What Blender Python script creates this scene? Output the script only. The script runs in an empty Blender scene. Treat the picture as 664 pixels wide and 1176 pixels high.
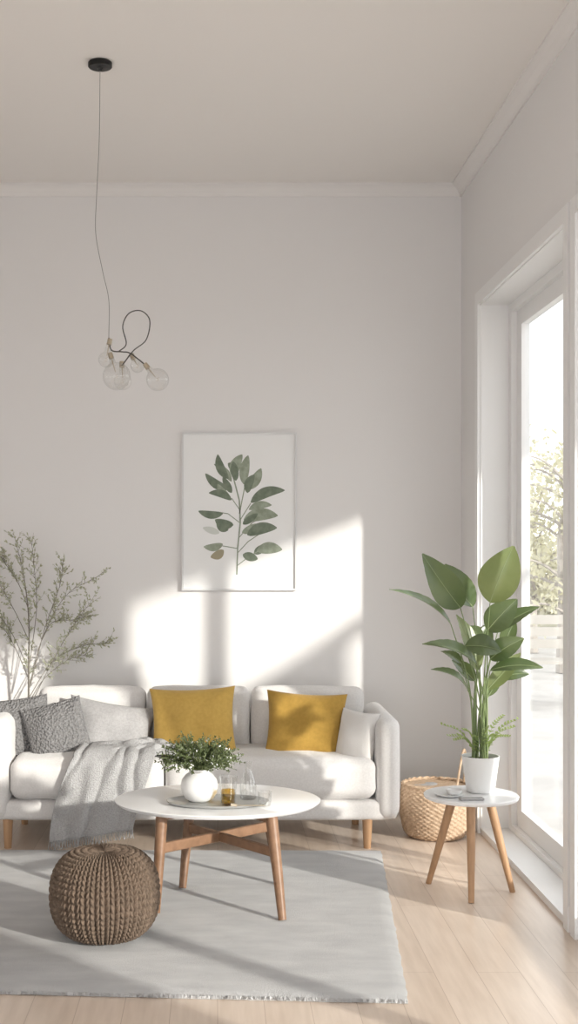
import bpy, math, random
from mathutils import Vector, Matrix, noise
random.seed(7)
F=1450.0; VX=250.0; VY=630.0; CH=1.47
D=7.05; XW=1.361; XG=1.54; ZC=3.497; XL=-3.0; YB=-0.8
def W(px,py,d): return Vector(((px-VX)*d/F, d, CH-(py-VY)*d/F))
sc=bpy.context.scene; col=sc.collection

# ---------------- materials
def nmat(name,c,rough=0.6,c2=None,nscale=5.0,bump=0.0,bscale=60.0,metal=0.0,spec=0.5,wave=None,transl=0.0,sheen=0.0,stretch=None,bdist=0.01):
    m=bpy.data.materials.new(name); m.use_nodes=True
    nt=m.node_tree; N=nt.nodes; L=nt.links
    b=N['Principled BSDF']; out=N['Material Output']
    b.inputs['Base Color'].default_value=(*c,1); b.inputs['Roughness'].default_value=rough
    b.inputs['Metallic'].default_value=metal; b.inputs['Specular IOR Level'].default_value=spec
    if sheen: b.inputs['Sheen Weight'].default_value=sheen
    tc=N.new('ShaderNodeTexCoord'); mp=N.new('ShaderNodeMapping'); L.new(tc.outputs['Object'],mp.inputs['Vector'])
    if stretch: mp.inputs['Scale'].default_value=stretch
    if c2:
        n=N.new('ShaderNodeTexNoise'); n.inputs['Scale'].default_value=nscale; n.inputs['Detail'].default_value=6
        L.new(mp.outputs['Vector'],n.inputs['Vector'])
        r=N.new('ShaderNodeValToRGB'); r.color_ramp.elements[0].position=.35; r.color_ramp.elements[1].position=.65
        r.color_ramp.elements[0].color=(*c,1); r.color_ramp.elements[1].color=(*c2,1)
        L.new(n.outputs['Fac'],r.inputs['Fac']); L.new(r.outputs['Color'],b.inputs['Base Color'])
    if bump:
        if wave:
            n2=N.new('ShaderNodeTexVoronoi'); n2.inputs['Scale'].default_value=bscale; o='Distance'
        else:
            n2=N.new('ShaderNodeTexNoise'); n2.inputs['Scale'].default_value=bscale; n2.inputs['Detail'].default_value=4; o='Fac'
        L.new(mp.outputs['Vector'],n2.inputs['Vector'])
        bp=N.new('ShaderNodeBump'); bp.inputs['Strength'].default_value=bump; bp.inputs['Distance'].default_value=bdist
        L.new(n2.outputs[o],bp.inputs['Height']); L.new(bp.outputs['Normal'],b.inputs['Normal'])
    if transl:
        t=N.new('ShaderNodeBsdfTranslucent'); t.inputs['Color'].default_value=(min(1,c[0]*2.2),min(1,c[1]*2.0),min(1,c[2]*1.2),1)
        mx=N.new('ShaderNodeMixShader'); mx.inputs['Fac'].default_value=transl
        L.new(b.outputs['BSDF'],mx.inputs[1]); L.new(t.outputs['BSDF'],mx.inputs[2]); L.new(mx.outputs['Shader'],out.inputs['Surface'])
    return m
def glassmat(name,tint=(1,1,1),refl=0.06,edge=0.5,blend=.25):
    m=bpy.data.materials.new(name); m.use_nodes=True
    nt=m.node_tree; N=nt.nodes; L=nt.links; N.remove(N['Principled BSDF']); out=N['Material Output']
    t=N.new('ShaderNodeBsdfTransparent'); t.inputs['Color'].default_value=(*tint,1)
    g=N.new('ShaderNodeBsdfGlossy'); g.inputs['Roughness'].default_value=0.02
    lw=N.new('ShaderNodeLayerWeight'); lw.inputs['Blend'].default_value=blend
    mr=N.new('ShaderNodeMapRange'); mr.inputs['To Min'].default_value=refl; mr.inputs['To Max'].default_value=edge
    L.new(lw.outputs['Facing'],mr.inputs['Value'])
    mx=N.new('ShaderNodeMixShader'); L.new(mr.outputs['Result'],mx.inputs['Fac'])
    L.new(t.outputs['BSDF'],mx.inputs[1]); L.new(g.outputs['BSDF'],mx.inputs[2]); L.new(mx.outputs['Shader'],out.inputs['Surface'])
    return m
def woodfloor():
    m=bpy.data.materials.new('oak_planks'); m.use_nodes=True
    nt=m.node_tree; N=nt.nodes; L=nt.links; b=N['Principled BSDF']
    tc=N.new('ShaderNodeTexCoord'); mp=N.new('ShaderNodeMapping'); mp.inputs['Rotation'].default_value=(0,0,math.radians(90))
    L.new(tc.outputs['Object'],mp.inputs['Vector'])
    br=N.new('ShaderNodeTexBrick'); br.inputs['Scale'].default_value=1.0
    br.inputs['Brick Width'].default_value=1.3; br.inputs['Row Height'].default_value=0.15; br.inputs['Mortar Size'].default_value=0.0012
    br.inputs['Color1'].default_value=(0.67,0.55,0.45,1); br.inputs['Color2'].default_value=(0.74,0.62,0.52,1); br.inputs['Mortar'].default_value=(0.50,0.385,0.30,1)
    br.offset=0.37
    L.new(mp.outputs['Vector'],br.inputs['Vector'])
    n=N.new('ShaderNodeTexNoise'); n.inputs['Scale'].default_value=6; n.inputs['Detail'].default_value=8
    mp2=N.new('ShaderNodeMapping'); mp2.inputs['Scale'].default_value=(6,0.5,1); L.new(tc.outputs['Object'],mp2.inputs['Vector']); L.new(mp2.outputs['Vector'],n.inputs['Vector'])
    r=N.new('ShaderNodeValToRGB'); r.color_ramp.elements[0].color=(.87,.85,.83,1); r.color_ramp.elements[1].color=(1,1,1,1)
    r.color_ramp.elements[0].position=.3; r.color_ramp.elements[1].position=.65
    L.new(n.outputs['Fac'],r.inputs['Fac'])
    mx=N.new('ShaderNodeMixRGB'); mx.blend_type='MULTIPLY'; mx.inputs['Fac'].default_value=1
    L.new(br.outputs['Color'],mx.inputs[1]); L.new(r.outputs['Color'],mx.inputs[2]); L.new(mx.outputs['Color'],b.inputs['Base Color'])
    b.inputs['Roughness'].default_value=.28
    return m
M_wall=nmat('wall_paint',(.80,.785,.777),.9,bump=.05,bscale=180)
M_ceil=nmat('ceiling_paint',(.87,.84,.81),.95)
M_trim=nmat('trim_paint',(.85,.845,.84),.45)
M_crown=nmat('crown_paint',(.80,.78,.765),.8)
M_floor=woodfloor()
M_sofa=nmat('sofa_linen',(.74,.72,.705),.95,c2=(.68,.66,.645),nscale=120,bump=.25,bscale=400,sheen=.3,bdist=.004)
M_oak=nmat('oak_wood',(.48,.29,.16),.45,c2=(.40,.235,.125),nscale=9,stretch=(6,6,1))
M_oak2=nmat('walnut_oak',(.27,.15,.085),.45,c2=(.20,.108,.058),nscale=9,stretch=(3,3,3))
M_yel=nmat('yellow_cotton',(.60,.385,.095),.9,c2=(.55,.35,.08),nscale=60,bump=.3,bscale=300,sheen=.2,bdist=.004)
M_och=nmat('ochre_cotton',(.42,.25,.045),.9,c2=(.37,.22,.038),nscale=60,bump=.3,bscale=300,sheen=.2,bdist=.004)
M_white=nmat('white_lacquer',(.86,.86,.86),.3)
M_cer=nmat('white_ceramic',(.82,.82,.81),.35)
M_knit=nmat('grey_knit',(.25,.245,.245),.95,c2=(.20,.195,.195),nscale=80,bump=.9,bscale=85,wave=True,bdist=.015)
M_lg=nmat('light_grey_fabric',(.45,.44,.44),.95,c2=(.38,.37,.37),nscale=90,bump=.5,bscale=250)
M_cush=nmat('offwhite_cotton',(.74,.72,.70),.95,bump=.3,bscale=300)
M_throw=nmat('grey_throw',(.44,.435,.435),.95,c2=(.36,.355,.355),nscale=120,bump=.5,bscale=160,wave=True)
M_rug=nmat('grey_rug',(.68,.675,.675),1.0,c2=(.78,.775,.77),nscale=5,bump=.8,bscale=220,stretch=(1,2.2,1),bdist=.02)
M_pouf=nmat('jute_rope',(.18,.128,.092),.9,c2=(.12,.085,.06),nscale=60,bump=.5,bscale=150)
M_wick=nmat('wicker',(.58,.43,.30),.7,c2=(.42,.29,.19),nscale=50,bump=.4,bscale=120)
M_leaf=nmat('glossy_leaf',(.080,.122,.053),.30,c2=(.14,.18,.08),nscale=7,transl=.22,spec=.7)
M_leafy=nmat('young_leaf',(.15,.195,.075),.32,c2=(.21,.25,.11),nscale=7,transl=.25,spec=.7)
M_rib=nmat('leaf_rib',(.30,.36,.18),.5)
M_stem=nmat('green_stem',(.20,.26,.11),.5)
M_fern=nmat('fern_leaf',(.26,.34,.15),.5,transl=.35)
M_bush=nmat('herb_leaf',(.085,.11,.05),.6,c2=(.15,.18,.08),nscale=40,transl=.2)
M_olive=nmat('olive_leaf',(.34,.36,.28),.7,c2=(.46,.47,.39),nscale=30,transl=.2)
M_bark=nmat('bark',(.22,.20,.17),.9)
M_soil=nmat('soil',(.06,.045,.03),1.0,bump=1,bscale=60)
M_black=nmat('black_metal',(.02,.02,.02),.4,metal=.5)
M_dark=nmat('dark_wire',(.09,.085,.08),.4,metal=.4)
M_wire=nmat('cable',(.25,.24,.23),.5)
M_brass=nmat('brass',(.50,.43,.33),.35,metal=.8)
M_glass=glassmat('window_glass',(.97,.98,.98),.03,.25)
M_bulb=glassmat('clear_glass',(.97,.97,.965),.05,.75,.12)
M_juice=glassmat('lemon_drink',(.88,.68,.16),.03,.3)
M_paper=nmat('paper',(.86,.86,.855),.8)
M_pic=[nmat('print_green_a',(.21,.245,.185),.8,c2=(.14,.175,.125),nscale=30),nmat('print_green_b',(.36,.40,.32),.8,c2=(.25,.285,.21),nscale=30),nmat('print_brown',(.36,.32,.22),.8),nmat('print_pale',(.64,.66,.62),.8)]
M_tray=nmat('pewter_tray',(.42,.42,.41),.35,metal=.3)
M_ext=nmat('blocker_offwhite',(.75,.74,.72),.9)
M_terr=nmat('terrace_stone',(.36,.345,.33),.9,c2=(.44,.425,.405),nscale=3)
M_tree=nmat('tree_leaf',(.34,.34,.27),.8,c2=(.45,.435,.36),nscale=3,transl=.25)
M_tbark=nmat('tree_bark',(.34,.31,.28),.9)
M_fence=nmat('weathered_wood',(.36,.34,.31),.9)

# ---------------- mesh builder
class MB:
    def __init__(s): s.v=[]; s.f=[]; s.mi=[]
    def add(s,vs,fs,mi=0):
        o=len(s.v); s.v+= [Vector(p) for p in vs]; s.f+=[tuple(i+o for i in f) for f in fs]; s.mi+=[mi]*len(fs)
    def box(s,x0,x1,y0,y1,z0,z1,mi=0,mat=None):
        vs=[Vector((x,y,z)) for z in (z0,z1) for y in (y0,y1) for x in (x0,x1)]
        if mat is not None: vs=[mat@v for v in vs]
        s.add(vs,[(0,2,3,1),(4,5,7,6),(0,1,5,4),(2,6,7,3),(0,4,6,2),(1,3,7,5)],mi)
    def tube(s,pts,r,seg=8,mi=0,closed=False,cap=True):
        pts=[Vector(p) for p in pts]; n=len(pts)
        rs=r if isinstance(r,(list,tuple)) else [r]*n
        prev=None; vs=[]
        for i,p in enumerate(pts):
            if closed: t=(pts[(i+1)%n]-pts[i-1])
            else: t=(pts[min(i+1,n-1)]-pts[max(i-1,0)])
            t.normalize()
            if prev is None:
                a=Vector((0,0,1)) if abs(t.z)<.9 else Vector((1,0,0))
                u=t.cross(a).normalized()
            else:
                u=(prev-t*prev.dot(t)).normalized()
            prev=u; w=t.cross(u)
            for k in range(seg):
                a=2*math.pi*k/seg; vs.append(p+(u*math.cos(a)+w*math.sin(a))*rs[i])
        fs=[]
        for i in range(n if closed else n-1):
            j=(i+1)%n
            for k in range(seg):
                k2=(k+1)%seg; fs.append((i*seg+k,i*seg+k2,j*seg+k2,j*seg+k))
        if cap and not closed:
            fs.append(tuple(range(seg))[::-1]); fs.append(tuple((n-1)*seg+k for k in range(seg)))
        s.add(vs,fs,mi)
    def lathe(s,prof,c,seg=40,mi=0,sx=1,sy=1):
        vs=[];n=len(prof)
        for r,z in prof:
            for k in range(seg):
                a=2*math.pi*k/seg; vs.append((c[0]+r*sx*math.cos(a),c[1]+r*sy*math.sin(a),c[2]+z))
        fs=[]
        for i in range(n-1):
            for k in range(seg):
                k2=(k+1)%seg; fs.append((i*seg+k,i*seg+k2,(i+1)*seg+k2,(i+1)*seg+k))
        if prof[0][0]>1e-5: fs.append(tuple(range(seg))[::-1])
        if prof[-1][0]>1e-5: fs.append(tuple((n-1)*seg+k for k in range(seg)))
        s.add(vs,fs,mi)
    def leaf(s,b,t,w,nrm,curve=0.0,fold=.15,n=8,mi=0,peak=.45,rip=0.0,twist=0.0):
        b=Vector(b);t=Vector(t);d=t-b; L=d.length; dn=d.normalized()
        nrm=Vector(nrm); nrm=(nrm-dn*nrm.dot(dn)).normalized(); sd=dn.cross(nrm)
        vs=[]
        e=math.log(.5)/math.log(peak); Q=(-1,-.75,-.5,-.25,0,.25,.5,.75,1); K=len(Q)
        for i in range(n+1):
            u=i/n; ww=w*.5*max(0.02,math.sin(math.pi*min(1,u**e)))**.75
            c=b+d*u+nrm*(curve*L*4*u*(1-u))
            rot=Matrix.Rotation(twist*u,3,dn); s2=rot@sd; n2=rot@nrm
            for q in Q:
                rp=math.sin(u*46-abs(q)*7)*w*rip*abs(q)
                vs.append(c+s2*ww*q+n2*((abs(q)**1.3)*fold*ww+rp))
        fs=[]
        for i in range(n):
            for k in range(K-1): fs.append((i*K+k,i*K+k+1,(i+1)*K+k+1,(i+1)*K+k))
        s.add(vs,fs,mi)
    def dia(s,b,d,w,mi=0):
        b=Vector(b); d=Vector(d); r=Vector((random.uniform(-1,1),random.uniform(-1,1),random.uniform(-1,1)))
        sd=d.cross(r).normalized()*w*.5
        s.add([b,b+d*.35+sd,b+d*.7+sd*.8,b+d,b+d*.7-sd*.8,b+d*.35-sd],[(0,1,2,3,4,5)],mi)
    def softbox(s,c,size,r=.04,bulge=(0,0,0),n=16,rot=None,mi=0,wr=0.0):
        c=Vector(c); h=Vector(size)*.5; r=min(r,min(h)*.98)
        idx={}; vs=[]; fs=[]
        def P(a,b_,f):
            k=(round(a,5),round(b_,5),round(f,5))
            if k in idx: return idx[k]
            p=Vector((a*h.x,b_*h.y,f*h.z))
            q=Vector((max(-h.x+r,min(h.x-r,p.x)),max(-h.y+r,min(h.y-r,p.y)),max(-h.z+r,min(h.z-r,p.z))))
            e=p-q
            o=q+e.normalized()*r if e.length>1e-9 else q
            ax,by,fz=1-a*a,1-b_*b_,1-f*f
            o.x+=bulge[0]*by*fz*a; o.y+=bulge[1]*ax*fz*b_; o.z+=bulge[2]*ax*by*f
            if wr: o+=noise.noise_vector((o+c)*9)*wr
            if rot is not None: o=rot@o
            idx[k]=len(vs); vs.append(o+c); return idx[k]
        g=[-1+2*i/n for i in range(n+1)]
        g=[math.copysign(abs(x)**.6,x) for x in g]
        for ax in range(3):
            for sg in (-1,1):
                for i in range(n):
                    for j in range(n):
                        q=[(g[i],g[j]),(g[i+1],g[j]),(g[i+1],g[j+1]),(g[i],g[j+1])]
                        if sg<0: q=q[::-1]
                        if ax==0: f=[P(sg,a,b_) for a,b_ in q]
                        elif ax==1: f=[P(b_,sg,a) for a,b_ in q]
                        else: f=[P(a,b_,sg) for a,b_ in q]
                        fs.append(tuple(f))
        s.add(vs,fs,mi)
    def pillow(s,c,w,h,t,rot,n=26,mi=0,pinch=.07,seed=0,wr=.006):
        c=Vector(c)
        for sg in (-1,1):
            vs=[];fs=[]
            for i in range(n+1):
                for j in range(n+1):
                    u=math.sin((-1+2*i/n)*math.pi/2); v=math.sin((-1+2*j/n)*math.pi/2)
                    x=w/2*u*(1-pinch*(1-v*v)); z=h/2*v*(1-pinch*(1-u*u))
                    th=t/2*(max(0,(1-u**2)*(1-v**2)))**.42
                    th+=noise.noise(Vector((x*9+seed,z*9,sg*3)))*wr*2*(1-u**4)*(1-v**4)
                    th+=wr*.8*math.sin(math.atan2(z,x)*10+seed)*(u*u*v*v)*(1-u**8)*(1-v**8)*3
                    vs.append(c+rot@Vector((x,sg*th,z)))
            for i in range(n):
                for j in range(n):
                    q=(i*(n+1)+j,(i+1)*(n+1)+j,(i+1)*(n+1)+j+1,i*(n+1)+j+1)
                    fs.append(q if sg<0 else q[::-1])
            s.add(vs,fs,mi)
    def obj(s,name,mats,smooth=True,bevel=0,parent=None,weld=False,angle=40):
        me=bpy.data.meshes.new(name); me.from_pydata([tuple(v) for v in s.v],[],s.f)
        for m in (mats if isinstance(mats,list) else [mats]): me.materials.append(m)
        me.polygons.foreach_set('material_index',s.mi)
        me.update()
        import bmesh
        bm=bmesh.new(); bm.from_mesh(me)
        if weld: bmesh.ops.remove_doubles(bm,verts=bm.verts,dist=1e-5)
        bm.to_mesh(me); bm.free()
        o=bpy.data.objects.new(name,me); col.objects.link(o)
        if smooth:
            me.polygons.foreach_set('use_smooth',[True]*len(me.polygons))
            try: me.set_sharp_from_angle(angle=math.radians(angle))
            except Exception: pass
        if bevel:
            b=o.modifiers.new('bevel','BEVEL'); b.width=bevel; b.segments=3; b.limit_method='ANGLE'
        if parent is not None:
            o.parent=parent; o.matrix_parent_inverse=Matrix.Translation(-parent.location)
        return o
def empty(name,loc):
    e=bpy.data.objects.new(name,None); e.empty_display_size=.1; e.location=loc; col.objects.link(e); return e
def bez(pts,n=8):
    pts=[Vector(p) for p in pts]; out=[]
    P=[pts[0]*2-pts[1]]+pts+[pts[-1]*2-pts[-2]]
    for i in range(1,len(P)-2):
        for k in range(n):
            t=k/n; a,b,c,d=P[i-1],P[i],P[i+1],P[i+2]
            out.append(.5*((2*b)+(c-a)*t+(2*a-5*b+4*c-d)*t*t+(3*b-a-3*c+d)*t**3))
    out.append(pts[-1]); return out
def R(x=0,y=0,z=0):
    return Matrix.Rotation(math.radians(z),3,'Z')@Matrix.Rotation(math.radians(x),3,'X')@Matrix.Rotation(math.radians(y),3,'Y')

# ---------------- room shell
m=MB(); m.box(XL,1.56,YB,D,-.12,0); m.obj('floor',M_floor,False)
m=MB(); m.box(XL-.15,1.56,YB-.15,D+.15,ZC,ZC+.15); m.obj('ceiling',M_ceil,False)
m=MB(); m.box(XL-.15,1.56,D,D+.15,-.12,ZC); m.obj('wall_back',M_wall,False)
m=MB(); m.box(XL-.15,XL,YB,D,-.12,ZC); m.obj('wall_left',M_wall,False)
m=MB(); m.box(XL-.15,1.56,YB-.15,YB,2.35,ZC); m.box(XL-.15,XL+.15,YB-.15,YB,-.12,2.35); m.box(1.2,1.56,YB-.15,YB,-.12,2.35)
m.obj('wall_front',M_wall,False)
FJ=6.515; NJ=4.90; F2=4.74; N2=2.3; HT=2.73; XO=1.56
m=MB()
m.box(XW,XO,FJ,D,0,ZC); m.box(XW,XO,NJ,FJ,HT,ZC); m.box(XW,XO,F2,NJ,0,ZC); m.box(XW,XO,N2,F2,HT,ZC); m.box(XW,XO,YB,N2,0,ZC)
m.obj('wall_right',M_wall,False)
def crown(name,pts_fn):
    m=MB(); prof=[(0,.062),(.010,.062),(.016,.048),(.034,.026),(.052,.014),(.062,.010),(.062,0),(0,0)]
    a=[pts_fn(0,o,h) for o,h in prof]; b=[pts_fn(1,o,h) for o,h in prof]; n=len(prof)
    m.add(a+b,[(i,(i+1)%n,n+(i+1)%n,n+i) for i in range(n)]+[tuple(range(n))[::-1],tuple(range(n,2*n))]); return m.obj(name,M_crown,False)
crown('trim_1',lambda e,o,h:Vector((XL if e==0 else XW,D-o,ZC-h)))
crown('trim_2',lambda e,o,h:Vector((XW-o,YB if e==0 else D,ZC-h)))
crown('trim_3',lambda e,o,h:Vector((XL+o,YB if e==0 else D,ZC-h)))
m=MB(); m.box(XL,XW,D-.016,D,0,.10); m.obj('baseboard_back',M_trim,False,bevel=.003)
m=MB(); m.box(XW-.016,XW,FJ+.07,D-.016,0,.10); m.box(XW-.016,XW,F2+.06,NJ-.06,0,.10); m.box(XW-.016,XW,YB,N2-.06,0,.10); m.obj('baseboard_right',M_trim,False,bevel=.003)
m=MB(); m.box(XL,XL+.016,YB,D-.016,0,.10); m.obj('baseboard_left',M_trim,False,bevel=.003)
def ring(m,x0,x1,y0,y1,z0,z1,ws0,ws1,wb,wt):
    m.box(x0,x1,y0,y0+ws0,z0,z1); m.box(x0,x1,y1-ws1,y1,z0,z1)
    m.box(x0,x1,y0+ws0,y1-ws1,z0,z0+wb); m.box(x0,x1,y0+ws0,y1-ws1,z1-wt,z1)
def window(name,y0,y1,mull,mw):
    e=empty(name,(XG,(y0+y1)/2,0))
    m=MB(); cw=.065; ct=.020
    m.box(XW-ct,XW,y0-cw,y0,0,HT+cw); m.box(XW-ct,XW,y1,y1+cw,0,HT+cw); m.box(XW-ct,XW,y0,y1,HT,HT+cw)
    m.obj('casing',M_trim,False,parent=e)
    m=MB()
    m.box(XW-.004,XG-.04,y1-.006,y1,.03,HT-.006); m.box(XW-.004,XG-.04,y0,y0+.006,.03,HT-.006); m.box(XW-.004,XG-.04,y0,y1,HT-.006,HT); m.box(XW-.004,XG-.04,y0,y1,0,.03)
    m.obj('reveal_lining',M_trim,False,parent=e)
    m=MB(); ring(m,XG-.04,XO-.003,y0,y1,0,HT,.035,.07,.06,.05)
    m.obj('outer_frame',M_trim,False,parent=e)
    segs=[];a=y0+.035
    for c in mull: segs.append((a,c-.002)); a=c+.002
    segs.append((a,y1-.07))
    m=MB()
    for k,(a,b) in enumerate(segs): ring(m,XG-.012,XO+.01,a,b,.06,HT-.05,mw if k>0 else .06,mw if b<y1-.08 else .10,.09,.08)
    m.obj('sash',M_trim,False,parent=e)
    m=MB()
    for (a,b) in segs: m.box(XG+.010,XG+.016,a+mw-.01,b-mw+.01,.14,HT-.12)
    m.obj('pane',M_glass,False,parent=e)
window('window_1',NJ,FJ,[5.49],.045); window('window_2',N2,F2,[2.95],.05)

# ---------------- exterior
m=MB(); m.box(1.60,40,-15,60,-.25,-.06); m.obj('terrace',M_terr,False)
m=MB(); m.box(1.6,3.5,-1.5,4.55,2.64,2.85); m.box(3.42,3.5,-1.5,4.55,2.85,3.8); m.obj('sun_blocker_slab',M_ext,False)  # added slab and parapet, out of view, trimming the top of the sun patch
e=empty('sun_blocker_screen',(3.5,3.8,-.06))  # added sloped board on posts, out of view, casting the diagonal wall shadow
m=MB()
def yz(y): return 1.94+(y-3.79)*.29
def prism(m,y0,y1,b0,b1,t0,t1):
    m.add([(3.48,y0,b0),(3.48,y1,b1),(3.48,y1,t1),(3.48,y0,t0),(3.51,y0,b0),(3.51,y1,b1),(3.51,y1,t1),(3.51,y0,t0)],[(0,1,2,3),(7,6,5,4),(0,4,5,1),(1,5,6,2),(2,6,7,3),(3,7,4,0)])
prism(m,3.4,4.28,1.60,1.66,yz(3.4),yz(4.28)); prism(m,4.28,4.6,yz(4.28)-.1,yz(4.6)-.1,yz(4.28),yz(4.6))
m.obj('panel',M_fence,False,parent=e)
m=MB(); m.box(3.44,3.48,3.4,3.44,-.06,1.82); m.box(3.48,3.52,4.6,4.64,-.06,yz(4.6)); m.obj('posts',M_fence,False,parent=e)
def tree(name,x,y,h,seed,spread=1.6,nl=2600):
    random.seed(seed); e=empty(name,(x,y,-.06)); m=MB(); lf=MB()
    base=Vector((x,y,-.05)); top=base+Vector((.2,0,h*.8))
    m.tube(bez([base,base+Vector((.0,0,h*.3)),base+Vector((0,.1,h*.6)),top],5),[.10-.09*i/15 for i in range(16)],8)
    tips=[]
    for i in range(34):
        z=random.uniform(.22,.8)*h; a=random.uniform(0,6.28); l=spread*random.uniform(.5,1)*(1.15-.6*z/h)
        b=base+Vector((.08,0,z)); t=b+Vector((math.cos(a)*l,math.sin(a)*l,random.uniform(.1,.5)))
        pts=bez([b,b.lerp(t,.5)+Vector((0,0,.1)),t],4); m.tube(pts,[.025-.02*k/(len(pts)-1) for k in range(len(pts))],5); tips.append(pts)
    for i in range(nl):
        pts=random.choice(tips); p=random.choice(pts[2:])+Vector([random.gauss(0,.16) for _ in range(3)])
        d=Vector([random.uniform(-1,1) for _ in range(3)])*.10; lf.dia(p,d,.045)
    m.obj('trunk',M_tbark,parent=e); lf.obj('foliage',M_tree,False,parent=e)
tree('garden_tree',4.25,15.5,3.0,3,1.3,1700); tree('garden_tree.001',6.1,21,3.6,5,2.0,2600); tree('garden_tree.002',4.6,18.5,2.8,8,1.4,1900)
random.seed(4)
m=MB()
for i in range(5200):
    x=random.uniform(3.2,9.5); y=random.uniform(24.5,25.6); z=random.uniform(.15,1.25+.25*math.sin(x*2.3))
    m.dia((x,y,z),Vector([random.uniform(-1,1) for _ in range(3)])*.2,.12)
m.box(3.3,9.4,24.7,25.4,-.06,.9)
m.obj('garden_hedge',M_tree,False)
e=empty('garden_bench',(3.1,12.3,-.06)); m=MB()
for k in range(4): m.box(2.7,3.8,12.1+k*.11,12.19+k*.11,.36,.39)
for k in range(3): m.box(2.7,3.8,12.52,12.55,.48+k*.12,.57+k*.12)
for x in (2.72,3.72):
    m.box(x,x+.06,12.1,12.15,-.06,.36); m.box(x,x+.06,12.55,12.60,-.06,.84)
m.obj('slats',M_fence,False,parent=e)

# ---------------- rug
m=MB(); nx,ny=90,70; c=[Vector((-1.9,4.24,0)),Vector((.616,4.075,0)),Vector((.79,6.10,0)),Vector((-1.9,6.12,0))]
top=[]
for j in range(ny+1):
    for i in range(nx+1):
        u=i/nx; v=j/ny; p=c[0].lerp(c[1],u).lerp(c[3].lerp(c[2],u),v)
        ed=min(u,1-u,v,1-v)
        p.z=.018 - (.008 if ed<.001 else 0)+noise.noise(p*14)*.0015
        if ed<.001:
            p.x+=noise.noise(p*25)*.006; p.y+=noise.noise(p*25+Vector((5,5,5)))*.006
        top.append(p)
fs=[(j*(nx+1)+i,j*(nx+1)+i+1,(j+1)*(nx+1)+i+1,(j+1)*(nx+1)+i) for j in range(ny) for i in range(nx)]
m.add(top,fs)
bd=[i for i in range(nx+1)]+[j*(nx+1)+nx for j in range(1,ny+1)]+[ny*(nx+1)+i for i in range(nx-1,-1,-1)]+[j*(nx+1) for j in range(ny-1,0,-1)]
bt=[Vector((top[i].x,top[i].y,.001)) for i in bd]; tp=[top[i] for i in bd]; n=len(bd)
m.add(tp+bt,[(i,n+i,n+(i+1)%n,(i+1)%n) for i in range(n)])
random.seed(2)
for i in range(900):
    u=i/900; p=c[0].lerp(c[1],u); m.dia((p.x,p.y+.004,.014),(random.uniform(-.006,.006),-random.uniform(.006,.013),-.010),.007)
m.obj('area_rug',M_rug,True,weld=True)

# ---------------- sofa
sx0,sx1=-1.13,.89; sy0,sy1=6.14,6.83
sf=empty('sofa',((sx0+sx1)/2,6.5,0))
m=MB(); m.softbox(((sx0+sx1)/2,(sy0+.02+sy1)/2,.19),(sx1-sx0-.02,sy1-sy0-.02,.10),.03); m.obj('base',M_sofa,parent=sf)
for nm,xc in (('arm_left',sx0+.055),('arm_right',sx1-.055)):
    m=MB(); m.softbox((xc,(sy0+sy1)/2+.0,.395),(.115,sy1-sy0,.50),.054,(.008,.0,.004))
    o=m.obj(nm,M_sofa,parent=sf)
m=MB(); m.softbox(((sx0+sx1)/2,6.775,.40),(sx1-sx0-.20,.10,.44),.045); m.obj('back_frame',M_sofa,parent=sf)
xa,xb,xc=sx0+.112,-.26,sx1-.112
m=MB(); m.softbox(((xa+xb)/2,6.40,.345),(xb-xa-.004,.53,.20),.055,(.0,.012,.018),wr=.006,n=20); m.obj('seat_cushion_1',M_sofa,parent=sf)
m=MB(); m.softbox(((xc+xb)/2,6.40,.345),(xc-xb-.004,.53,.20),.055,(.0,.012,.018),wr=.006,n=20); m.obj('seat_cushion_2',M_sofa,parent=sf)
bw=[(-.935,-.375),(-.37,.17),(.175,.765)]
for i,(a,b) in enumerate(bw):
    m=MB(); m.softbox(((a+b)/2,6.635,.573),(b-a,.16,.34),.045,(.0,.025,.008),rot=R(x=-7),wr=.006,n=20); m.obj('back_cushion_%d'%(i+1),M_sofa,parent=sf)
m=MB()
for x in (-1.03,.735):
    for y in (6.20,6.74):
        m.tube([(x,y,.155),(x,y,0)],[.026,.018],16)
m.obj('legs',M_oak,parent=sf)
def cush(name,px,py,d,w,h,t,mat,rx,ry,rz,seed=0,pinch=.07,wr=.006):
    p=W(px,py,d); m=MB(); m.pillow(p,w,h,t,R(rx,ry,rz),seed=seed,pinch=pinch,wr=wr); return m.obj(name,mat,weld=True,angle=80)
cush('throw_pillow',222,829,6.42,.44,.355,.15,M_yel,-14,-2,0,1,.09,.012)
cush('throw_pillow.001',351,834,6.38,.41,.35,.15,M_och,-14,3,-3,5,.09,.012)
cush('throw_pillow.002',410,848,6.28,.215,.28,.13,M_cush,-12,4,-38,9)
cush('throw_pillow.003',126,838,6.44,.46,.30,.14,M_lg,-22,10,4,12,.12,.012)
cush('knit_cushion',66,842,6.34,.31,.32,.14,M_knit,-18,-14,8,20,.06,.010)
cush('knit_cushion.001',22,838,6.40,.33,.33,.14,M_knit,-16,-6,14,30,.06,.010)
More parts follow.
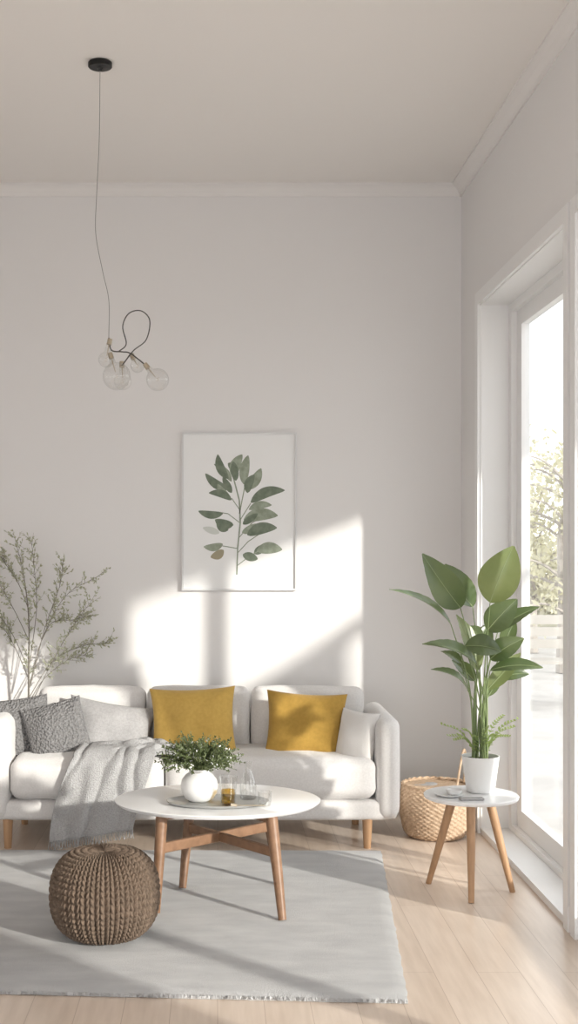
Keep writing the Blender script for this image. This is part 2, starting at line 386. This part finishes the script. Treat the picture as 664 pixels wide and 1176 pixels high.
# throw blanket
random.seed(31)
m=MB(); nu=60
prof=[(6.50,.470),(6.40,.482),(6.28,.484),(6.18,.474),(6.115,.44),(6.098,.37),(6.09,.28),(6.085,.18),(6.08,.07)]
pr=bez([Vector((0,a,b)) for a,b in prof],9); nv=len(pr)-1
vs=[]
for j,p in enumerate(pr):
    t=j/nv
    xl=-.70-.07*t+.04*math.sin(t*5); xr=-.34+.05*math.sin(t*4)-.03*t
    for i in range(nu+1):
        u=i/nu; x=xl+(xr-xl)*u
        ph=noise.noise(Vector((u*3,t*2,0)))*3
        fold=math.sin(u*13+math.sin(t*3)*1.5+ph)*.6+noise.noise(Vector((u*6,t*4,3)))*.6
        am=.010+.020*t
        drop=0 if t<.5 else (t-.5)*.12*(u-.2)
        if t<.45: vs.append(Vector((x,p.y,p.z+abs(fold)*am*1.4)))
        else: vs.append(Vector((x,p.y-abs(fold)*am*1.2,p.z+drop)))
m.add(vs,[(j*(nu+1)+i,j*(nu+1)+i+1,(j+1)*(nu+1)+i+1,(j+1)*(nu+1)+i) for j in range(nv) for i in range(nu)])
vs2=[];K=40
for j in range(K+1):
    for i in range(K+1):
        u=i/K;v=j/K; x=-.66+.50*u; y=6.17+.24*v
        en=(math.sin(math.pi*u)*math.sin(math.pi*v))**.5
        z=.462+.04*en+.045*en*abs(noise.noise(Vector((u*5,v*4,9))))+.012*en*math.sin(u*9+v*12)
        vs2.append(Vector((x+.03*noise.noise(Vector((u*3,v*9,1))),y+.03*noise.noise(Vector((u*8,v*2,5))),z)))
m.add(vs2,[(j*(K+1)+i,j*(K+1)+i+1,(j+1)*(K+1)+i+1,(j+1)*(K+1)+i) for j in range(K) for i in range(K)])
last=vs[-(nu+1):]
for i in range(0,nu+1):
    p=last[i]; m.tube([p+Vector((0,0,.003)),p+Vector((random.uniform(-.004,.004),-.004,-.02)),p+Vector((random.uniform(-.01,.01),-.003,-.040))],[.003,.0022,.001],5)
o=m.obj('throw_blanket',M_throw,angle=80)
sm=o.modifiers.new('th','SOLIDIFY'); sm.thickness=.004

# ---------------- coffee table
TC=Vector((.0,5.30,.42))
ct=empty('coffee_table',(TC.x,TC.y,.018))
m=MB(); m.lathe([(0,-.022),(.395,-.022),(.415,-.018),(.43,-.006),(.432,-.002),(.428,0),(0,0)],TC,96,sy=.345/.43); m.obj('top',M_white,parent=ct,angle=30)
feet=[(-.245,5.03),(.253,4.93),(-.150,5.40),(.262,5.46)]
tops=[(-.225,5.10),(.215,5.05),(-.115,5.50),(.205,5.50)]
m=MB(); zs=.019
for (fx,fy),(tx,ty) in zip(feet,tops):
    m.tube([(fx,fy,zs),(fx*.55+tx*.45,fy*.55+ty*.45,.20),(tx,ty,.399)],[.016,.021,.025],16)
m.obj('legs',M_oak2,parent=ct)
def at(i,z):
    f=feet[i];t=tops[i];k=(z-zs)/(.399-zs); return Vector((f[0]+(t[0]-f[0])*k,f[1]+(t[1]-f[1])*k,z))
m=MB()
def beam(a,b,w,h):
    d=(b-a); ang=math.atan2(d.y,d.x); mt=Matrix.Translation((a+b)/2)@Matrix.Rotation(ang,4,'Z')
    m.box(-d.length/2,d.length/2,-w/2,w/2,-h/2,h/2,mat=mt)
beam(at(0,.265),at(3,.265),.024,.042); beam(at(2,.264),at(1,.264),.024,.038)
for i,j in ((0,3),(2,1)):
    beam(at(i,.385),at(j,.385),.026,.026)
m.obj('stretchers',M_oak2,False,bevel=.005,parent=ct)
tc=W(250,921,5.22); tz=.42
m=MB(); m.lathe([(0,.001),(.19,.001),(.205,.006),(.212,.014),(.208,.014),(.2,.009),(.188,.006),(0,.006)],(tc.x,5.20,tz),64,sy=.62); m.obj('serving_tray',M_tray)
tz2=tz+.0065
vx=(229-VX)*5.22/F; vy=5.22; ev=empty('potted_herb',(vx,vy,tz2))
m=MB(); m.lathe([(0,0),(.038,0),(.058,.012),(.074,.038),(.078,.062),(.072,.09),(.056,.110),(.044,.118),(.042,.126),(.047,.134),(.041,.134),(.036,.124),(.038,.112),(0,.10)],(vx,vy,tz2),48); m.obj('vase',M_cer,parent=ev)
random.seed(11); st=MB(); lf=MB()
for i in range(270):
    a=random.uniform(0,6.283); q=random.random()**.65; l=random.uniform(.09,.18)
    el=math.radians(88-q*74)
    d=Vector((math.cos(a)*math.cos(el),math.sin(a)*math.cos(el)*.85,math.sin(el)))
    b=Vector((vx+math.cos(a)*.022,vy+math.sin(a)*.022,tz2+.115)); t=b+Vector((d.x*l*1.0,d.y*l,d.z*l*1.02))
    pts=bez([b,b.lerp(t,.5)+Vector((0,0,.022)),t-Vector((0,0,.012*q))],5)
    st.tube(pts,[.0012]*(len(pts)-1)+[.0005],4)
    for p in pts[3:]:
        for k in range(3):
            dd=(d*.5+Vector([random.uniform(-1,1) for _ in range(3)])).normalized()*random.uniform(.008,.016); lf.dia(p,dd,.0065,0 if random.random()<.95 else 1)
st.obj('stems',M_stem,parent=ev); lf.obj('leaves',[M_bush,M_paper],False,parent=ev)
def vessel(name,px,d,prof_h,r0,r1,liquid=None,liqm=None,neck=None):
    x=(px-VX)*d/F; e=empty(name,(x,d,tz2)); m=MB()
    if neck: pf=[(0,0),(r0*.9,0),(r0,.006),(r0*1.02,prof_h*.35),(r0*.75,prof_h*.6),(neck,prof_h*.78),(neck*1.25,prof_h)]
    else: pf=[(0,0),(r0*.92,0),(r0,.004),((r0+r1)/2,prof_h*.5),(r1,prof_h)]
    seg=32
    m.lathe(pf+[(pf[-1][0]-.0015,prof_h)]+[(max(0,a-.0015),b+.0015) for a,b in pf[::-1][1:]],(x,d,tz2),seg)
    m.tube([(x+pf[-1][0]*math.cos(a),d+pf[-1][0]*math.sin(a),tz2+prof_h) for a in [2*math.pi*k/32 for k in range(32)]],.0012,6,closed=True)
    m.obj('body',M_bulb,parent=e)
    if liquid:
        m=MB(); m.lathe([(0,.004),(r0*.90,.005),(r0*.93,liquid),(0,liquid)],(x,d,tz2),32); m.obj('drink',liqm,parent=e)
vessel('glass_carafe',285,5.26,.155,.034,0,None,None,neck=.014)
vessel('drinking_glass',262,5.15,.115,.030,.038,.060,M_juice)
vessel('drinking_glass.001',304,5.13,.055,.026,.029,None,None)
m=MB(); x=(293-VX)*5.12/F; m.tube([(x-.075,5.085,tz2+.009),(x+.04,5.10,tz2+.006)],.0025,6); m.tube([(x-.10,5.083,tz2+.010),(x-.075,5.085,tz2+.009)],[.010,.008],8); m.obj('teaspoon',M_brass)

# ---------------- pouf
pc=Vector((-.422,4.72,.020)); m=MB(); NU,NV=612,170; cols=34; rows=25; vs=[]
Rr=.190; H=.335
for j in range(NV+1):
    t=j/NV; ph=-math.pi/2+math.pi*t
    cr=abs(math.cos(ph))**.62; sz=math.copysign(abs(math.sin(ph))**.85,math.sin(ph))
    for i in range(NU):
        th=2*math.pi*i/NU; cu=th*cols/(2*math.pi); fu=(cu%1)-.5
        v=t*rows+abs(fu)*1.5
        side=abs(abs(fu)-.25)/.25
        strand=math.sqrt(max(0,1-side**2*.96))
        bead=abs(math.sin(math.pi*v))**.7
        edge=math.cos(math.pi*fu)
        hgt=strand*(.35+.65*bead)*(.35+.65*edge**.5 if edge>0 else .35)
        dsp=.021*hgt*min(1,cr*1.6)
        r=Rr*cr
        nx_=math.cos(ph); nz_=math.sin(ph)
        vs.append(Vector((pc.x+(r+dsp*nx_)*math.cos(th),pc.y+(r+dsp*nx_)*math.sin(th),pc.z+H/2*.97+H/2*.93*sz+dsp*nz_)))
for v in vs: v.z=max(v.z,pc.z)
m.add(vs,[(j*NU+i,j*NU+(i+1)%NU,(j+1)*NU+(i+1)%NU,(j+1)*NU+i) for j in range(NV) for i in range(NU)])
m.obj('knitted_pouf',M_pouf,angle=180)

# ---------------- side table
sc_=Vector((1.084,5.40,.42)); es=empty('side_table',(sc_.x,sc_.y,0))
m=MB(); m.lathe([(0,-.018),(.19,-.018),(.198,-.014),(.201,-.004),(.198,0),(0,0)],sc_,72); m.obj('top',M_white,parent=es,angle=30)
m=MB()
sfeet=[(.925,5.54),(1.052,5.235),(1.262,5.40)]; stops=[(1.02,5.46),(1.07,5.33),(1.165,5.42)]
for (a,b),(c_,d_) in zip(sfeet,stops): m.tube([(a,b,0),((a+c_)/2,(b+d_)/2,.2),(c_,d_,.402)],[.012,.017,.02],14)
m.obj('legs',M_oak,parent=es)
m=MB(); m.box(1.03,1.16,5.40,5.44,.372,.402); m.box(1.06,1.09,5.33,5.40,.372,.402); m.obj('apron',M_oak,False,bevel=.003,parent=es)
x=.985; y=5.36; m=MB(); m.lathe([(0,0),(.04,0),(.062,.007),(.065,.011),(.06,.010),(.038,.005),(0,.005)],(x,y,.4205),36)
m.lathe([(0,0),(.02,0),(.032,.012),(.036,.022),(.033,.022),(.028,.012),(0,.006)],(x+.02,y,.426),30); m.obj('saucer_and_bowl',M_cer)
x=1.06; y=5.268
m=MB(); m.box(-.05,.05,-.018,.018,0,.010,mat=Matrix.Translation((x,y,.4205))@Matrix.Rotation(.1,4,'Z')); m.obj('notebook',M_lg,False,bevel=.002)
px0=(552-VX)*5.45/F; pp=Vector((px0,5.45,.4205)); ep=empty('potted_bird_of_paradise',pp)
m=MB(); m.lathe([(0,0),(.055,0),(.060,.004),(.080,.150),(.082,.156),(.077,.156),(.074,.14),(0,.135)],pp,48); m.obj('pot',M_cer,parent=ep,angle=35)
m=MB(); m.lathe([(.0,.1355),(.073,.1365),(.0735,.140),(0,.147)],pp,24); m.obj('soil',M_soil,parent=ep)
leaves=[
 ((563,692),(590,627),46,5.40,5.36,(-.45,-1,.2),.05,1,.4),
 ((529,698),(485,636),36,5.42,5.30,(-.6,-1,.5),.10,0,.5),
 ((543,697),(511,648),36,5.48,5.52,(.7,-1,.2),-.06,0,-.5),
 ((518,717),(447,677),19,5.38,5.24,(.1,-.9,1),.10,0,.4),
 ((548,764),(485,740),26,5.40,5.26,(0,-.9,.9),.12,0,.4),
 ((560,724),(594,688),32,5.44,5.38,(-.4,-1,.3),.06,0,.4),
 ((572,724),(620,697),20,5.46,5.42,(0,-1,.9),.10,0,-.3),
 ((563,770),(624,767),19,5.40,5.32,(0,-.8,1),.10,0,.3),
 ((549,770),(524,706),28,5.47,5.48,(.5,-1,.2),.06,1,.3),
 ((563,757),(602,733),26,5.42,5.36,(0,-1,.8),.08,0,.5),
 ((537,792),(495,769),20,5.36,5.24,(0,-.9,1),.12,0,.4),
 ((560,792),(598,750),20,5.48,5.52,(.2,-1,.5),.08,1,-.4),
 ((534,742),(576,748),28,5.40,5.36,(0,-1,1.0),.10,0,.5),
 ((553,737),(530,722),26,5.50,5.52,(.2,-1,.5),.06,0,.3),
 ((572,780),(608,774),17,5.50,5.50,(0,-1,1),.12,0,.3),
 ((545,782),(519,758),20,5.50,5.55,(.2,-1,.5),.08,0,.3),
 ((548,752),(562,716),24,5.52,5.56,(-.3,-1,.3),.06,0,.3),
 ((556,800),(574,768),18,5.52,5.56,(.3,-1,.4),.06,0,.3),
 ((530,762),(506,748),16,5.5,5.55,(0,-.7,1),.1,0,.3),
 ((578,742),(592,712),18,5.5,5.5,(-.3,-1,.4),.06,0,.3)]
lf=MB(); st=MB(); rbm=MB(); random.seed(5)
for b,t,w,db,dt,nr,cv,mi,tw in leaves:
    B=W(*b,db);T=W(*t,dt); ww=w*5.42/F
    lf.leaf(B,T,ww,nr,cv,.30,30,mi=mi,rip=.010,twist=tw,peak=.42)
    nv_=Vector(nr); dn=(T-B).normalized(); nv_=(nv_-dn*nv_.dot(dn)).normalized(); L=(T-B).length
    rb=[B+(T-B)*u+nv_*(cv*L*4*u*(1-u)+.0006) for u in [k/12 for k in range(13)]]
    rbm.tube(rb,[.0020-.0016*k/12 for k in range(13)],5)
    root=Vector((pp.x+random.uniform(-.03,.03),pp.y+random.uniform(-.03,.03),pp.z+.14))
    mid=root.lerp(B,.5)+Vector(((root.x-B.x)*.25,0,.03))
    pts=bez([root,mid,B],6); st.tube(pts,[.0045-.0025*k/(len(pts)-1) for k in range(len(pts))],7)
lf.obj('leaves',[M_leaf,M_leafy],parent=ep,angle=180); st.obj('stems',M_stem,parent=ep); rbm.obj('ribs',M_rib,parent=ep)
fr=MB(); random.seed(9)
for (tx,ty,dd) in [(508,832,5.38),(515,845,5.33),(594,826,5.40),(590,835,5.48),(570,845,5.36),(532,838,5.36),(578,822,5.5),(522,850,5.4),(560,835,5.33),(545,846,5.36),(585,846,5.36)]:
    T=W(tx,ty,dd); Rt=Vector((pp.x,pp.y,pp.z+.14)); mid=Rt.lerp(T,.5)+Vector((0,0,.04)); pts=bez([Rt,mid,T],6)
    fr.tube(pts,.0010,4)
    for k,p in enumerate(pts[2:]):
        dn=(pts[-1]-pts[0]).normalized()
        for sgn in (-1,1):
            sd=dn.cross(Vector((0,-.4,1))).normalized()*sgn
            fr.leaf(p,p+(sd*.7+dn*.6+Vector((0,0,random.uniform(-.2,.2))))*.024*(1-.05*k),.010,(random.uniform(-.3,.3),-.4,1),.05,.1,4)
fr.obj('fern_fronds',M_fern,parent=ep)

# ---------------- basket
bc=Vector((1.115,6.46,0)); eb=empty('wicker_basket',bc); m=MB(); NU=240; rows=24; Hh=.262
pts=[(.136,0),(.160,.03),(.176,.10),(.182,.165),(.175,.225),(.168,.262)]
cur=bez([Vector((a,0,b)) for a,b in pts],16)
vs=[];n=len(cur)
for j,p in enumerate(cur):
    rw=p.z/Hh*rows
    for i in range(NU):
        th=2*math.pi*i/NU; ph=int(rw)%2
        d=.0042*math.cos(th*30+math.pi*ph)*abs(math.sin(math.pi*rw))**.5+.002*abs(math.sin(math.pi*rw))
        vs.append(bc+Vector(((p.x+d)*math.cos(th),(p.x+d)*math.sin(th),p.z+.002)))
m.add(vs,[(j*NU+i,j*NU+(i+1)%NU,(j+1)*NU+(i+1)%NU,(j+1)*NU+i) for j in range(n-1) for i in range(NU)]+[tuple(range(NU))[::-1]])
m.obj('body',M_wick,parent=eb,angle=180)
m=MB(); m.lathe([(.160,.260),(.155,.23),(.160,.17),(.15,.06),(.0,.03)],bc,48); m.obj('inner',M_wick,parent=eb)
m=MB()
for k in range(2):
    ps=[]
    for i in range(120):
        a=2*math.pi*i/120; q=a*14+k*math.pi
        ps.append(bc+Vector(((.166+.005*math.cos(q))*math.cos(a),(.166+.005*math.cos(q))*math.sin(a),Hh+.004+.005*math.sin(q))))
    m.tube(ps,.006,6,closed=True)
m.tube(bez([bc+Vector((.08,-.14,Hh)),bc+Vector((.105,-.11,Hh+.11)),bc+Vector((.14,-.03,Hh+.185)),bc+Vector((.158,.02,Hh+.11)),bc+Vector((.155,.05,Hh))],6),.006,8)
m.obj('rim_and_handle',M_wick,parent=eb)
m=MB(); m.softbox(bc+Vector((-.03,-.0,.215)),(.20,.20,.07),.03,(0,0,.01),wr=.02); m.obj('folded_cloth',M_lg,parent=eb)

# ---------------- tall branch plant behind sofa
vb=Vector(((33-VX)*6.93/F,6.935,0)); el_=empty('olive_branches_in_vase',vb)
m=MB(); m.lathe([(0,0),(.055,0),(.075,.08),(.078,.2),(.06,.34),(.035,.42),(.04,.46),(.035,.46),(.03,.42),(0,.40)],vb,36); m.obj('vase',M_cer,parent=el_)
br=[[(33,850),(33,800),(33,760),(33,710),(27,660),(17,618)],
 [(33,770),(42,700),(40,660),(36,622)],
 [(33,790),(48,735),(75,685),(112,662)],
 [(34,800),(60,760),(95,742),(125,738)],
 [(33,735),(16,700),(0,672),(-14,650)],
 [(33,770),(14,728),(-8,700),(-25,695)],
 [(34,790),(52,720),(68,675),(72,650)],
 [(35,810),(55,770),(80,725),(105,690)],
 [(33,700),(22,672),(8,650),(2,640)],
 [(48,735),(60,715),(82,712),(100,708)],
 [(34,805),(52,778),(78,758),(98,752)],
 [(33,780),(18,745),(4,722),(-10,716)]]
st=MB(); lf=MB(); random.seed(21)
for bi,b in enumerate(br):
    d0=6.935; n=len(b); dt=random.uniform(-.10,.0)-.02
    pts=bez([W(x,y,d0+dt*(i/(n-1))**1.5) for i,(x,y) in enumerate(b)],8)
    k0=.0078 if bi==0 else .0024
    st.tube(pts,[k0-(k0-.0008)*k/(len(pts)-1) for k in range(len(pts))],6)
    for k in range(len(pts)//3,len(pts)):
        p=pts[k]; dn=(pts[min(k+1,len(pts)-1)]-pts[k-1]).normalized()
        for r_ in range(2):
            d=(dn*.9+Vector((random.uniform(-1,1),random.uniform(-.35,.25),random.uniform(-.6,1)))).normalized()*random.uniform(.03,.085)
            q=p+d
            if q.y>7.03: q.y=7.03
            st.tube([p,q],[.0009,.0004],4)
            for z in range(6):
                pq=p.lerp(q,random.uniform(.2,1)); dd=(d.normalized()+Vector([random.uniform(-1,1),random.uniform(-.6,.3),random.uniform(-1,1)])).normalized()*random.uniform(.012,.022)
                if (pq+dd).y<7.035: lf.dia(pq,dd,.008)
st.obj('branches',M_bark,parent=el_); lf.obj('leaves',M_olive,False,parent=el_)

# ---------------- framed print
a=W(209,678,7.045); b=W(341,497,7.045); x0,x1,z0,z1=a.x,b.x,a.z,b.z; yb=D-.001; ef=empty('framed_botanical_print',((x0+x1)/2,D-.001,(z0+z1)/2)); fw=.010;
m=MB(); m.box(x0,x1,yb-.024,yb,z0,z0+fw); m.box(x0,x1,yb-.024,yb,z1-fw,z1); m.box(x0,x0+fw,yb-.024,yb,z0+fw,z1-fw); m.box(x1-fw,x1,yb-.024,yb,z0+fw,z1-fw)
m.obj('frame',nmat('frame_paint',(.72,.72,.72),.5),False,parent=ef)
m=MB(); m.box(x0+fw,x1-fw,yb-.012,yb-.001,z0+fw,z1-fw); m.obj('paper',M_paper,False,parent=ef)
yp=yb-.0128; dp=yp
def Q(x,y):
    p=W(x,y,dp); return p
m=MB()
def fleaf(b,t,w,mi,bend=0):
    w*=1.12
    B=Q(*b);T=Q(*t);d=T-B;sd=Vector((-d.z,0,d.x)).normalized(); wv=w*dp/F/2; L_=[];R_=[]; n=12; off=random.uniform(0,.0006)
    for i in range(n+1):
        u=i/n; ww=wv*max(.02,math.sin(math.pi*u**.9))**.62; c_=B+d*u+sd*bend*d.length*4*u*(1-u); c_.y=dp-off
        L_.append(c_+sd*ww); R_.append(c_-sd*ww)
    vs=L_+R_; m.add(vs,[(i,i+1,n+2+i,n+1+i) for i in range(n)],mi)
random.seed(3)
PL=[((263,562),(236,544),9,0,.1),((262,550),(250,522),9,0,.1),((266,553),(246,533),7,1,-.1),((268,548),(278,522),11,1,.1),((271,552),(268,530),8,0,0),((280,556),(285,523),10,1,.05),((281,562),(300,538),11,1,-.1),((284,566),(292,545),9,0,.1),
((288,577),(327,563),11,0,.12),((286,585),(312,580),8,1,.1),((266,574),(240,566),8,0,-.12),((264,572),(250,556),8,1,.1),((256,590),(228,587),8,0,.1),((280,597),(319,592),13,1,.1),((279,602),(296,590),7,0,0),
((268,603),(247,597),10,0,.1),((252,612),(233,606),7,3,0),((284,614),(318,606),12,0,.1),((278,612),(300,602),8,1,0),((295,632),(324,631),12,1,.08),((279,637),(296,642),9,0,.0),((292,636),(306,626),8,0,0),((256,625),(234,628),8,1,.1),((257,632),(242,640),9,2,.1),((262,609),(249,600),11,0,0),((273,540),(262,532),8,0,0),((266,566),(256,548),7,0,0)]
for b,t,w,mi,bd in PL: fleaf(b,t,w,mi,bd)
def fl(pts,w,mi=1):
    for (b,t) in zip(pts[:-1],pts[1:]):
        B=Q(*b);T=Q(*t);B.y=T.y=dp-.0003; d=T-B;sd=Vector((-d.z,0,d.x)).normalized()*w*dp/F/2; m.add([B+sd,T+sd,T-sd,B-sd],[(0,1,2,3)],mi)
fl([(272,660),(273,630),(276,600),(275,575),(268,548)],1.6); fl([(275,590),(281,560)],1.2); fl([(274,618),(290,600),(300,595)],1); fl([(273,635),(285,622),(300,612)],1)
fl([(272,650),(285,640),(298,632)],1); fl([(273,630),(262,628),(250,626)],1); fl([(275,600),(262,590),(250,588)],1); fl([(275,585),(266,572)],1); fl([(276,597),(288,578)],1)
m.obj('botanical_print',M_pic,False,parent=ef)

# ---------------- pendant lamp
dl=5.26; cz=ZC; cp=Vector(((115-VX)*dl/F,dl,cz)); el=empty('pendant_lamp',cp)
m=MB(); m.lathe([(.046,0),(.050,-.004),(.050,-.020),(.046,-.024),(.012,-.025),(.006,-.038),(0,-.038)][::-1],cp,40); m.obj('canopy',M_black,parent=el,angle=30)
m=MB(); m.tube(bez([cp+Vector((0,0,-.03)),W(114,160,dl),W(111,225,dl),W(110,268,dl),W(118,312,dl),W(125,345,dl),W(125,388,dl)],8),.0015,6)
m.obj('cable',M_wire,parent=el)
m=MB(); m.tube(bez([W(136,404,dl),W(145,395,dl-.02),W(141,375,dl-.03),W(148,360,dl-.03),W(162,357,dl),W(172,368,dl+.02),W(168,390,dl+.02),W(154,402,dl+.01),W(146,412,dl)],8),.0026,8)
m.tube(bez([W(125,388,dl),W(128,402,dl),W(140,404,dl),W(150,406,dl),W(168,420,dl-.02)],6),.0028,8)
m.tube(bez([W(150,406,dl),W(146,412,dl),W(140,420,dl)],4),.0028,8)
m.obj('loop_wire',M_dark,parent=el)
m=MB(); g=MB(); fil=MB()
def bulb(top,ctr,r,dd):
    A=W(*top,dd);C=W(*ctr,dd-.01); ax=(C-A).normalized(); rr=r*dd/F
    ang=Vector((0,0,-1)).rotation_difference(ax).to_matrix()
    L=(C-A).length
    m.tube([A-ax*.01,A+ax*.014],[.010,.011],16)
    a0=math.asin(min(.95,.014/rr))
    pr=[(.0105,.010)]+[(rr*math.sin(a),L-rr*math.cos(a)) for a in [a0+(math.pi-a0)*k/18 for k in range(19)]]
    vs=[];seg=32
    for r_,z in pr:
        for k in range(seg):
            t=2*math.pi*k/seg; vs.append(A+ang@Vector((r_*math.cos(t),r_*math.sin(t),-z)))
    g.add(vs,[(i*seg+k,i*seg+(k+1)%seg,(i+1)*seg+(k+1)%seg,(i+1)*seg+k) for i in range(len(pr)-1) for k in range(seg)])
    fil.tube([A+ax*.014,A.lerp(C,.8)],[.003,.0015],6)
    fil.tube([C+Vector((.006*math.cos(t*1.3),.006*math.sin(t*1.3),.010-.002*t)) for t in range(10)],.0007,4)
bulb((126,392),(122,413),9,5.26); bulb((127,408),(134,432),16,5.24); bulb((168,420),(181,436),13,5.24); bulb((140,418),(141,438),10,5.30); bulb((152,409),(158,420),8,5.29)
m.obj('sockets',M_brass,parent=el); g.obj('glass_bulbs',M_bulb,parent=el,angle=180); fil.obj('filaments',M_brass,parent=el)

# ---------------- light
w=bpy.data.worlds.new('overcast_sky'); sc.world=w; w.use_nodes=True
nt=w.node_tree; bg=nt.nodes['Background']; bg.inputs['Color'].default_value=(.98,.985,1,1); bg.inputs['Strength'].default_value=2.75
sd=bpy.data.lights.new('sun','SUN'); sd.energy=5.4; sd.angle=math.radians(1.7); sd.color=(1,.95,.87)
so=bpy.data.objects.new('sun',sd); col.objects.link(so)
so.rotation_euler=Vector((-1,1,-.376)).to_track_quat('-Z','Y').to_euler(); so.location=(6,-2,5)
# ---------------- camera
cd=bpy.data.cameras.new('camera'); cam=bpy.data.objects.new('camera',cd); col.objects.link(cam)
cam.location=(0,0,CH); cam.rotation_euler=(math.radians(90),0,0)
cd.sensor_width=36; cd.sensor_fit='AUTO'; cd.lens=36*F/1176
cd.shift_x=(332-VX)/1176; cd.shift_y=(VY-588)/1176; cd.clip_start=.05
sc.camera=cam
sc.view_settings.view_transform='Standard'; sc.view_settings.look='None'; sc.view_settings.exposure=0.0
